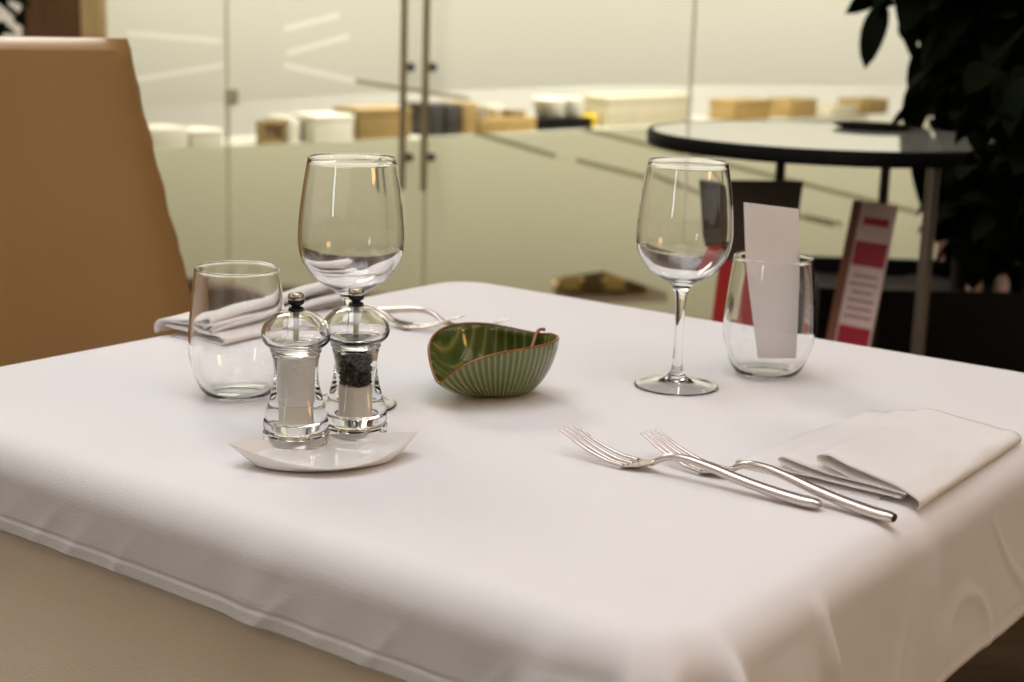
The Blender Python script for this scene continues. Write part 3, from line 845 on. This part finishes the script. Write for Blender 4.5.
# ------------------------------------------------------------------ office behind the glass
KZ = 0.42
K0 = Vector((-1.5, 6.44, 0)); KT = Vector((math.cos(math.radians(45.5)), math.sin(math.radians(45.5)), 0)); KN = Vector((KT.y, -KT.x, 0))
ka = math.atan2(KT.y, KT.x)
def kpt(x, y): return onplane(x, y, K0, KN)
sb = thing('sideboard', 'long low white sideboard behind the glass wall', 'sideboard', K0 + KT * 2.3 - KN * 0.2, ka)
bm = BM(); box(bm, (0, 0, KZ - 0.015), (6.2, 0.46, 0.03), 0.004); obj('top', bm, M_cab, sb)
bm = BM(); box(bm, (0, 0.01, 0.235), (6.1, 0.40, 0.37), 0.004); obj('body', bm, M_cab, sb)
bm = BM(); box(bm, (0, 0.03, 0.025), (6.0, 0.34, 0.05), 0.002); obj('plinth', bm, M_dark, sb)
def kbox(name, label, cat, x0, y0, x1, M, z0=KZ, group='boxes on the sideboard behind the glass', dep=0.18, lid=None, back=0.0, z1=None):
    a, b, t = kpt(x0, y0), kpt(x1, y0), kpt((x0 + x1) / 2, y0)
    w = (b - a).length; h = (z1 if z1 else t.z) - z0; c = (a + b) / 2
    r = thing(name, label, cat, (c.x - KN.x * (dep / 2 + back), c.y - KN.y * (dep / 2 + back), z0), ka, group)
    bm = BM(); box(bm, (0, 0, h / 2), (w, dep, h), min(0.006, h * .12)); obj('body', bm, M, r)
    if lid:
        bm = BM(); box(bm, (0, 0, h * 0.86), (w + .006, dep + .006, h * 0.24), 0.004); obj('lid', bm, lid, r)
    return r
kbox('storage_box', 'white box at the far left end of the sideboard, next to the chair back', 'box', 150, 128, 188, M_boxw)
kbox('storage_box', 'pale box just left of the first glass seam', 'box', 191, 130, 224, M_boxw, lid=M_boxw)
def frame_thing(x0, y0, x1, label):
    a, b = kpt(x0, y0), kpt(x1, y0); w = (b - a).length; h = kpt((x0 + x1) / 2, y0).z - KZ; c = (a + b) / 2
    r = thing('picture_frame', label, 'frame', (c.x - KN.x * .03, c.y - KN.y * .03, KZ), ka)
    bm = BM(); t = w * 0.15
    for cx, cz, sx, sz in ((0, t / 2, w, t), (0, h - t / 2, w, t), (-w / 2 + t / 2, h / 2, t, h - 2 * t), (w / 2 - t / 2, h / 2, t, h - 2 * t)): box(bm, (cx, 0, cz), (sx, 0.03, sz), 0.002)
    obj('frame', bm, M_ochre, r)
    bm = BM(); box(bm, (0, 0.006, h / 2), (w - 2 * t, 0.01, h - 2 * t)); obj('picture', bm, M_ochred, r)
frame_thing(262, 121, 287, 'small ochre frame with a dark centre, right of the first glass seam')
kbox('storage_box', 'narrow white box touching the right side of the ochre frame', 'box', 288, 118, 300, M_boxw)
def bottle(name, label, cat, x, y0, wpx, M, z0=KZ, group=None):
    t = kpt(x, y0); a = kpt(x - wpx / 2, y0); b = kpt(x + wpx / 2, y0); r = (b - a).length / 2; h = t.z - z0
    bm = BM(); lathe(bm, [(0, 0), (r * .95, 0), (r, .004), (r, h * .66), (r * .8, h * .74), (r * .42, h * .8), (r * .40, h * .93), (0, h * .93)], 28)
    o = thing(name, label, cat, (t.x - KN.x * .08, t.y - KN.y * .08, z0), 0, group)
    obj('body', bm, M, o)
    bm = BM(); lathe(bm, [(0, h * .93), (r * .46, h * .93), (r * .46, h), (0, h)], 20); obj('cap', bm, M_dark, o)
bottle('bottle', 'dark olive bottle between the narrow and the wide white box', 'bottle', 307, 117, 9, M_green)
kbox('storage_box', 'wide white box with a lid left of the door pull bars', 'box', 314, 115, 354, M_boxw, lid=M_boxw)
kbox('storage_box', 'long ochre box seen behind the left door pull bar', 'box', 358, 108, 411, M_ochre, lid=M_ochre)
kbox('storage_box', 'charcoal box right beside the right door pull bar', 'box', 431, 104, 444, M_dark)
kbox('storage_box', 'second charcoal box, between the pull bar and the upright ochre box', 'box', 446.5, 104, 461, M_dark)
kbox('storage_box', 'upright ochre box at the left end of the low ochre tray', 'box', 464, 103, 478, M_ochre)
tr = kbox('storage_box', 'low ochre tray box carrying small grey and white things', 'box', 480, 118, 537, M_ochre)
z1 = kpt(508, 118).z
kbox('small_box', 'small grey box standing on the low ochre tray box', 'box', 481, 106, 492, M_grey, z0=z1, group='small things on the ochre box', dep=.12, back=.02)
def lump(name, label, cat, x, y0, wpx, M, z0, group=None):
    t = kpt(x, y0); a = kpt(x - wpx / 2, y0); b = kpt(x + wpx / 2, y0); r = (b - a).length / 2; h = t.z - z0
    bm = BM(); lathe(bm, [(0, 0), (r * .6, 0), (r * .72, h * .1), (r * .98, h * .75), (r, h * .97), (r * .94, h), (r * .86, h * .9), (r * .6, h * .2), (0, h * .15)], 28)
    o = obj(name, bm, M, loc=(t.x - KN.x * .09, t.y - KN.y * .09, z0)); tag(o, label, cat, group)
lump('bowl', 'small white bowl standing on the low ochre tray box', 'bowl', 505, 107, 15, M_boxw, z1, 'small things on the ochre box')
kbox('small_box', 'small brown box standing on the right end of the low ochre tray box', 'box', 516, 111, 530, M_ochred, z0=z1, group='small things on the ochre box', dep=.1, back=.03)
bk = kbox('laptop_case', 'flat black case beside the low ochre tray box', 'case', 540, 118, 593, M_black, dep=.16)
z2 = kpt(566, 118).z
lump('bowl', 'larger white bowl standing on the left half of the flat black case', 'bowl', 561, 99, 23, M_boxw, z2, 'white bowls on the black case')
lump('bowl', 'white bowl on the black case next to the yellow bottle', 'bowl', 585, 98.5, 15, M_boxw, z2, 'white bowls on the black case')
bottle('bottle', 'small yellow bottle at the right end of the flat black case', 'bottle', 600, 111, 11, M_yellow)
kbox('storage_box', 'big beige box behind the left end of the round table', 'box', 608, 95, 692, M_beige, lid=M_beige)
kbox('storage_box', 'ochre box seen over the round table, just right of the big beige box', 'box', 734, 100, 771, M_ochre, lid=M_ochre)
kbox('storage_box', 'ochre box seen over the middle of the round table', 'box', 791, 99, 818, M_ochre)
kbox('storage_box', 'pale low box between two ochre boxes over the round table', 'box', 832, 106, 858, M_beige)
kbox('storage_box', 'ochre box seen over the black tray beside the plant', 'box', 861, 99, 889, M_ochre)
# crate low behind the glass
c0 = onz(612, 303, 0.0); 
cr = thing('crate', 'slatted ochre wooden crate on the floor low behind the glass door', 'crate', ony(604, 290, 5.78).xy.to_3d(), math.radians(10))
for i, (dx, M) in enumerate(((-0.13, M_ochre), (-0.045, M_ochred), (0.04, M_ochre), (0.125, M_ochred))):
    bm = BM(); box(bm, (dx, 0, 0.09), (0.07, 0.02, 0.16), 0.003); obj('slat', bm, M_slat if M is M_ochre else M, cr)
bm = BM(); box(bm, (0, 0.13, 0.008), (0.36, 0.26, 0.016), 0.002); obj('base', bm, M_ochre, cr)
bm = BM(); box(bm, (0, 0.015, 0.155), (0.36, 0.012, 0.03), 0.002); box(bm, (0, 0.015, 0.03), (0.36, 0.012, 0.03), 0.002); obj('rail', bm, M_ochre, cr)
bm = BM(); box(bm, (0, 0.25, 0.09), (0.36, 0.014, 0.16), 0.002); obj('back_panel', bm, M_ochred, cr)
lc = thing('low_stool', 'low ochre upholstered stool behind the glass beside the crate', 'stool', ony(668, 290, 5.95).xy.to_3d(), 0)
bm = BM(); box(bm, (0.06, 0.1, 0.14), (0.30, 0.26, 0.06), 0.02, seg=3); obj('seat', bm, M_slat, lc)
for sx in (-1, 1):
    for sy in (-1, 1):
        bm = BM(); box(bm, (0.06 + sx * .11, 0.1 + sy * .09, 0.055), (0.03, 0.03, 0.11), 0.003); obj('leg', bm, M_ochred, lc)

# ------------------------------------------------------------------ round table
RC = Vector((0.528, 2.64, 0)); RR = 0.308; TT = 0.86
rtb = thing('round_table', 'tall round cream table with a black edge beside the dark plant', 'table', RC)
bm = BM(); lathe(bm, [(0, TT - .008), (RR - .010, TT - .008), (RR - .010, TT), (0, TT)], 96); obj('tabletop', bm, M_ttop, rtb)
bm = BM(); lathe(bm, [(RR - .04, TT - .024), (RR - .003, TT - .024), (RR, TT - .021), (RR, TT - .002), (RR - .002, TT + .0004), (RR - .010, TT + .0004), (RR - .010, TT - .009), (RR - .04, TT - .009), (RR - .04, TT - .024)], 96); e = obj('edge_band', bm, M_black, rtb); e['label'] = 'black edge band'
bm = BM(); lathe(bm, [(0, TT - .025), (RR - .045, TT - .025), (RR - .045, TT - .0085), (0, TT - .0085)], 64); obj('underside', bm, M_black, rtb)
for px, Y, M, rr in ((932, 2.42, M_chleg, .0110), (779, 2.80, M_darkm, .009), (884, 2.84, M_darkm, .009)):
    q = ony(px, 190, Y); x, y = q.x - RC.x, Y - RC.y
    bm = BM(); tube(bm, [(x, y, 0.0), (x, y, TT - .024)], rr, 16); obj('leg', bm, M, rtb)
p = onz(872, 128, TT + .001)
bm = BM()
lathe(bm, [(0, 0), (.055, 0), (.068, .0035), (.072, .006), (.070, .0064), (.066, .0045), (.054, .002), (0, .002)], 56)
tag(obj('tray', bm, M_matt, loc=p), 'round black tray lying on the round table', 'tray')

# ------------------------------------------------------------------ leaflets on a low bench
BZ = 0.40
bn = thing('low_bench', 'low black bench behind the dining table carrying the leaflets', 'bench', (0.45, 2.49, 0), 0)
bm = BM(); box(bm, (0, 0, BZ - .02), (0.36, 0.20, 0.04), 0.006); obj('top', bm, M_black, bn)
for sx in (-1, 1):
    bm = BM(); box(bm, (sx * 0.15, 0, (BZ - .04) / 2), (0.04, 0.17, BZ - .04), 0.004); obj('leg', bm, M_black, bn)
def page(w, rows, thick, top_skew=0.0):
    """rows: list of (height, material index, inset fraction) from the bottom; local x across, z up"""
    bm = BM(); z = 0
    for h, mi, ins in rows:
        xs = [-w / 2, -w / 2 + w * ins, w / 2 - w * ins, w / 2] if ins else [-w / 2, w / 2]
        for i in range(len(xs) - 1):
            for s in (0, 1):
                y = -thick / 2 if s == 0 else thick / 2
                f = bm.faces.new([bm.verts.new((x, y, zz)) for x, zz in ((xs[i], z), (xs[i + 1], z), (xs[i + 1], z + h), (xs[i], z + h))])
                f.material_index = mi if (s == 0 and (not ins or i == 1)) else 0
        z += h
    H = z
    for x in (-w / 2, w / 2): bm.faces.new([bm.verts.new(v) for v in ((x, -thick / 2, 0), (x, thick / 2, 0), (x, thick / 2, H), (x, -thick / 2, H))])
    for zz in (0, H): bm.faces.new([bm.verts.new(v) for v in ((-w / 2, -thick / 2, zz), (w / 2, -thick / 2, zz), (w / 2, thick / 2, zz), (-w / 2, thick / 2, zz))])
    bmesh.ops.remove_doubles(bm, verts=bm.verts, dist=1e-6)
    return bm
# taupe / red leaflet
Y1 = 2.49
b0, b1 = ony(703, 330, Y1), ony(757, 332, Y1)
def trapezoid_leaflet():
    r = thing('leaflet_stand', 'upright leaflet with a dark taupe top and a red lower part behind the tumbler', 'leaflet', (0, Y1, 0))
    # taupe board (wider at its top) and the red sheet below it
    q = [ony(x, y, Y1) for x, y in ((714, 262), (791, 262), (803, 181), (705, 180))]
    bm = BM(); f = [bm.verts.new((p.x, -0.004, p.z)) for p in q]; k = [bm.verts.new((p.x, 0.004, p.z)) for p in q]
    bm.faces.new(f); bm.faces.new(k[::-1])
    for i in range(4): bm.faces.new((f[i], f[(i + 1) % 4], k[(i + 1) % 4], k[i]))
    o = obj('cover', bm, M_taupe, r); o['label'] = 'dark taupe upper cover'
    zb = BZ
    q = [ony(x, y, Y1) for x, y in ((705, 318), (760, 322), (764, 260), (719, 260))]
    q[0].z = zb; q[1].z = zb
    bm = BM(); f = [bm.verts.new((p.x, -0.008, p.z)) for p in q]; k = [bm.verts.new((p.x, -0.0045, p.z)) for p in q]
    bm.faces.new(f); bm.faces.new(k[::-1])
    for i in range(4): bm.faces.new((f[i], f[(i + 1) % 4], k[(i + 1) % 4], k[i]))
    o = obj('sheet', bm, M_red, r); o['label'] = 'red lower sheet'
    bm = BM(); f = [bm.verts.new((p.x + dx, -0.004, p.z)) for p, dx in zip(q, (.004, -.004, -.004, .004))]; k = [bm.verts.new((v.co.x, 0.004, v.co.z)) for v in f]
    bm.faces.new(f); bm.faces.new(k[::-1])
    for i in range(4): bm.faces.new((f[i], f[(i + 1) % 4], k[(i + 1) % 4], k[i]))
    obj('backing', bm, M_taupe, r)
    cx = (q[0].x + q[1].x) / 2
    bm = BM(); tube(bm, [(cx, 0.008, 0.60), (cx, 0.07, BZ + .003)], 0.005, 8); tube(bm, [(cx, 0.004, 0.62), (cx, -0.002, BZ)], 0.004, 8); obj('easel_leg', bm, M_darkm, r)
trapezoid_leaflet()
def banded_leaflet():
    Y2 = 2.45
    top = (ony(866, 203, Y2) + ony(893, 205, Y2)) / 2; bot = ony(861, 340, Y2)
    r = thing('folded_leaflet', 'leaning folded leaflet with two red bands in front of the black planter', 'leaflet', (ony(838, 400, Y2).x, Y2, BZ), 0)
    W = 0.064; H = ony(878, 205, Y2).z - BZ
    rows = [(0.070, 1, 0), (0.004, 3, .12), (0.005, 1, 0), (0.004, 3, .18), (0.010, 1, 0), (0.030, 2, .04), (0.010, 1, 0)]
    for q in range(6): rows += [(0.0035, 3, (.10, .14, .12, .2, .1, .15)[q]), (0.0065, 1, 0)]
    rows += [(0.004, 1, 0), (0.030, 2, .04), (0.020, 1, 0), (0.010, 2, .14), (0.018, 1, 0)]
    k = H / sum(h for h, _, _ in rows) / math.cos(math.radians(9)); rows = [(h * k, a, b) for h, a, b in rows]
    bm = page(W, rows, 0.003)
    tilt = 0.155
    R = Matrix.Rotation(tilt, 4, 'Y') @ Matrix.Rotation(math.radians(-9), 4, 'X') @ Matrix.Rotation(math.radians(-42), 4, 'Z')
    bm.transform(R)
    o = obj('page', bm, [M_pinkp, M_pinkp, M_crim, M_text], r, smooth=False); o['label'] = 'pale page with two crimson bands and rows of print'
    bm = page(0.018, [(sum(h for h, _, _ in rows), 0, 0)], 0.003)
    bm.transform(Matrix.Translation((-W / 2 - 0.0095, 0.003, 0))); bm.transform(Matrix.Rotation(math.radians(0), 4, 'Z')); bm.transform(R)
    o = obj('cover', bm, M_spine, r, smooth=False); o['label'] = 'brown folded back cover'
    bm = BM(); tube(bm, [(0.03, 0.034, 0.16), (0.03, 0.085, 0.003)], 0.004, 8); obj('easel_leg', bm, M_darkm, r)
banded_leaflet()

# ------------------------------------------------------------------ planter and plant
PY = 3.13
pl = thing('planter', 'long black planter box under the dark leafy plant', 'planter', (1.10, PY, 0))
x0 = ony(821, 268, PY - .2).x - 1.10; zt = 0.545
bm = BM(); w = 1.15; cxp = x0 + w / 2
for cx, cy, sx, sy in ((cxp, -.19, w, .02), (cxp, .19, w, .02), (x0 + .01, 0, .02, .36), (x0 + w - .01, 0, .02, .36)): box(bm, (cx, cy, zt / 2), (sx, sy, zt), 0.003)
obj('box', bm, M_black, pl)
bm = BM(); bmesh.ops.create_grid(bm, x_segments=30, y_segments=12, size=0.5); 
for v in bm.verts: v.co = Vector((cxp + v.co.x * (w - .04), v.co.y * .36, zt - .035 + noise.noise(v.co * 14) * .012))
obj('soil', bm, M_soil, pl)
pt = thing('potted_plant', 'tall dark leafy plant growing in the black planter', 'plant', (1.10, PY, zt - .03))
random.seed(11)
stems = []
for px, lean in ((958, -.04), (985, .0), (1003, .05), (1022, -.02), (1046, .06)):
    b = ony(px, 275, PY); bx = b.x - 1.10
    pts = [(bx, random.uniform(-.08, .08), -0.01), (bx + lean * .3, random.uniform(-.05, .05), .3), (bx + lean, random.uniform(-.1, .1), .65), (bx + lean * 2.2, random.uniform(-.1, .1), 1.05)]
    pts = catmull(pts, 6); stems.append(pts)
    bm = BM(); tube(bm, pts, [.016 * (1 - .6 * i / len(pts)) for i in range(len(pts))], 10); obj('stem', bm, M_stem, pt)
def leaf(bm, p, dirv, L, W, droop):
    d = Vector(dirv).normalized(); s = d.cross(Vector((0, 0, 1)))
    if s.length < .05: s = Vector((1, 0, 0))
    s.normalize(); s = Matrix.Rotation(random.uniform(-.9, .9), 3, d) @ s
    u = s.cross(d); prev = None
    for i in range(7):
        t = i / 6; w = W * (math.sin(PI * min(1, t ** .85 * .98 + .02)) ** .65)
        c = Vector(p) + d * L * t + Vector((0, 0, -droop * L * t * t))
        row = [bm.verts.new(c - s * w + u * w * .25), bm.verts.new(c), bm.verts.new(c + s * w + u * w * .25)]
        if prev:
            bm.faces.new((prev[0], prev[1], row[1], row[0])); bm.faces.new((prev[1], prev[2], row[2], row[1]))
        prev = row
bm = BM()
org = Vector((1.10, PY, zt - .03))
def cluster(px, py, rpx, rpy, cnt, L=.105, dep=.22):
    for _ in range(cnt):
        a = random.uniform(0, 2 * PI); q = math.sqrt(random.random())
        Y = PY + random.uniform(-dep, dep)
        p = ony(px + rpx * q * math.cos(a), py + rpy * q * math.sin(a), Y) - org
        d = Vector((random.uniform(-1, 1), random.uniform(-1, .6), random.uniform(-.9, .7)))
        leaf(bm, p, d, L * random.uniform(.8, 1.35), L * random.uniform(.26, .40), random.uniform(.05, .5))
cluster(1035, 20, 75, 90, 330)
cluster(1030, 130, 70, 70, 300)
cluster(1030, -90, 75, 70, 190)
cluster(1030, -190, 60, 60, 130)
cluster(1022, 190, 56, 46, 190)
cluster(992, 60, 40, 60, 150)
cluster(970, 120, 20, 50, 60, .08)
cluster(945, 135, 12, 20, 18, .07, .1)
cluster(948, 0, 42, 16, 40, .09)
cluster(925, -18, 32, 10, 24, .09)
cluster(992, 235, 28, 22, 40, .08)
random.seed(21)
for _ in range(75):
    Y = random.uniform(2.16, 2.34); px = 948 + 80 * random.random() ** .8; py = random.uniform(60, 215)
    leaf(bm, ony(px + 18, py, Y) - org, (random.uniform(-.9, .6), random.uniform(-.6, .6), random.uniform(-.9, .3)), random.uniform(.05, .085), random.uniform(.016, .026), random.uniform(.1, .6))
for k_ in range(4):
    a_ = Vector((0.14 + .03 * k_, 0.02, .55 + .07 * k_)); b_ = ony(985 + 12 * k_, 70 + 42 * k_, 2.25) - org
    mid_ = (a_ + b_) / 2 + Vector((0, 0, .10))
    tube(bm, catmull([tuple(a_), tuple(mid_), tuple(b_)], 8), .004, 6)
random.seed(4)
for px, py, dx, dz in ((884, 2, -.25, -1), (896, -4, .3, -.8), (922, 45, .25, -1), (930, 40, -.2, -1), (915, 10, .5, -1), (922, 75, -.1, -1), (940, 90, -.6, -.4), (912, 150, .3, -1)):
    leaf(bm, ony(px, py, PY - .1) - org, (dx, -.1, dz), .12, .028, .1)
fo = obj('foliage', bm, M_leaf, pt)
# pale bottles standing in the planter between the stems
for px, lab in ((977, 'small pale bottle between the plant stems, left of the pair'), (1004, 'small pale bottle between the plant stems, right of the pair')):
    b = ony(px, 262, PY - .14)
    t = thing('small_bottle', lab, 'bottle', (b.x, PY - .14, zt - .036), 0, 'small bottles among the plant stems')
    bm = BM(); lathe(bm, mm([(0, 0), (13, 0), (14, 2), (14, 48), (10, 58), (5, 64), (5, 74), (0, 74)]), 24); obj('body', bm, M_pinkp, t)
    bm = BM(); lathe(bm, mm([(0, 74), (5.5, 74), (5.5, 84), (0, 84)]), 16); obj('cap', bm, M_dark, t)

# wooden shelf behind the plant
sx0 = 1.36
sh = thing('shelf_unit', 'wooden shelf unit behind the plant and the round table', 'shelf', (sx0 + .14, 4.93, 0), math.radians(-15))
for sx in (-.12, .12):
    bm = BM(); box(bm, (sx, 0, .55), (.03, .08, 1.1), .004); obj('upright', bm, M_pink, sh)
for z in (.28, .52, .78, 1.05):
    bm = BM(); box(bm, (0, 0, z), (.21, .08, .02), .002); obj('shelf', bm, M_pale, sh)
for i, (dx, M) in enumerate(((-.07, M_ochre), (0.0, M_pink), (.07, M_ochre))):
    h = (.13, .16, .11)[i]
    t = thing('shelf_box', ('ochre box on the shelf unit, nearest the round table leg', 'pinkish upright box on the shelf unit beside the ochre box', 'ochre box on the shelf unit hidden mostly by the stems')[i], 'box', (sx0 + .14 + dx * .966, 4.93 - dx * .26, .531), math.radians(-15), 'boxes on the wooden shelf unit')
    bm = BM(); box(bm, (0, 0, h / 2), (.055, .06, h), .003); obj('body', bm, M, t)

# small dark plant far left behind the chair
q = ony(2, 25, 4.9)
ps = thing('potted_plant', 'dark leafy plant at the far left behind the brown chair', 'plant', (q.x - .05, 4.9, 0))
bm = BM(); lathe(bm, [(0, 0), (.13, 0), (.17, .34), (.18, .36), (.165, .36), (.15, .32), (0, .32)], 32); obj('pot', bm, M_dark, ps)
bm = BM(); tube(bm, [(0, 0, .3), (.02, 0, .7), (-.01, .02, 1.2)], .014, 10); obj('stem', bm, M_stem, ps)
bm = BM(); org = Vector((q.x - .05, 4.9, 0)); random.seed(3)
for _ in range(150):
    p = Vector((random.gauss(-.06, .09), random.gauss(0, .09), random.uniform(.75, 1.35)))
    leaf(bm, p, (random.uniform(-1, 1), random.uniform(-1, 1), random.uniform(-.6, .5)), random.uniform(.08, .14), random.uniform(.02, .035), .5)
obj('foliage', bm, M_leaf, ps)

# ------------------------------------------------------------------ light
def area_light(name, loc, size, power, col, rot=(0, 0, 0), sy=None):
    L = bpy.data.lights.new(name, 'AREA'); L.energy = power; L.color = col
    L.shape = 'RECTANGLE' if sy else 'SQUARE'; L.size = size
    if sy: L.size_y = sy
    o = bpy.data.objects.new(name, L); C.objects.link(o); o.location = loc; o.rotation_euler = rot
    return o
area_light('overhead_light', (-0.5, 1.2, 2.85), 1.5, 23.5, (.96, .95, 1.0))  # assumed ceiling source above the table, no fixture built
area_light('overhead_light', (0.45, 0.5, 2.85), 1.5, 13.5, (.96, .95, 1.0))  # second assumed ceiling source, also without a fixture
area_light('overhead_light', (0.3, -1.8, 2.85), 1.6, 12, (1, .62, .32))  # added warm fill from the camera side for the hanging cloth
area_light('warm_side_fill', (3.2, -0.6, 1.9), 0.6, 13, (1, .50, .15), (math.radians(78), 0, math.radians(62)))  # added warm fill for the right cloth drop and the chair front
area_light('overhead_light', (-1.3, 4.0, 2.85), 1.2, 56, (1, .96, .84))  # added to brighten the room side of the glass partition, no fixture
area_light('overhead_light', (-0.5, 8.2, 2.85), 1.8, 250, (1, .96, .88))  # assumed strong light behind the frosted film, source unseen
area_light('overhead_light', (2.0, 7.2, 2.85), 1.8, 340, (1, .96, .91))  # assumed stronger light behind the right panels, source unseen
# added upward fills, no fixtures built; they brighten the ceiling for softer light
area_light('ceiling_fill', (-3.4, 0.2, 2.25), 0.3, 44, (1, .96, .92), (math.radians(180), 0, 0), 4.5)
area_light('ceiling_fill', (3.4, 0.2, 2.25), 0.3, 40, (1, .96, .92), (math.radians(180), 0, 0), 4.5)
# assumed daylight for glass highlights, behind the viewer to the left; no window built
area_light('assumed_daylight', (-2.6, -2.2, 1.6), 0.25, 6, (0.72, 0.86, 1.0), (math.radians(90), 0, math.radians(-36)), 0.9)
W = bpy.data.worlds.new('world'); sc.world = W; W.use_nodes = True
W.node_tree.nodes['Background'].inputs[0].default_value = (1, .93, .82, 1); W.node_tree.nodes['Background'].inputs[1].default_value = 0.1

sc.view_settings.view_transform = 'Standard'; sc.view_settings.look = 'None'
sc.view_settings.exposure = 0.0; sc.view_settings.gamma = 1.0; sc.view_settings.use_curve_mapping = False
sc.cycles.use_denoising = True
sc.cycles.max_bounces = 14; sc.cycles.transmission_bounces = 14; sc.cycles.transparent_max_bounces = 16
sc.cycles.sample_clamp_indirect = 20
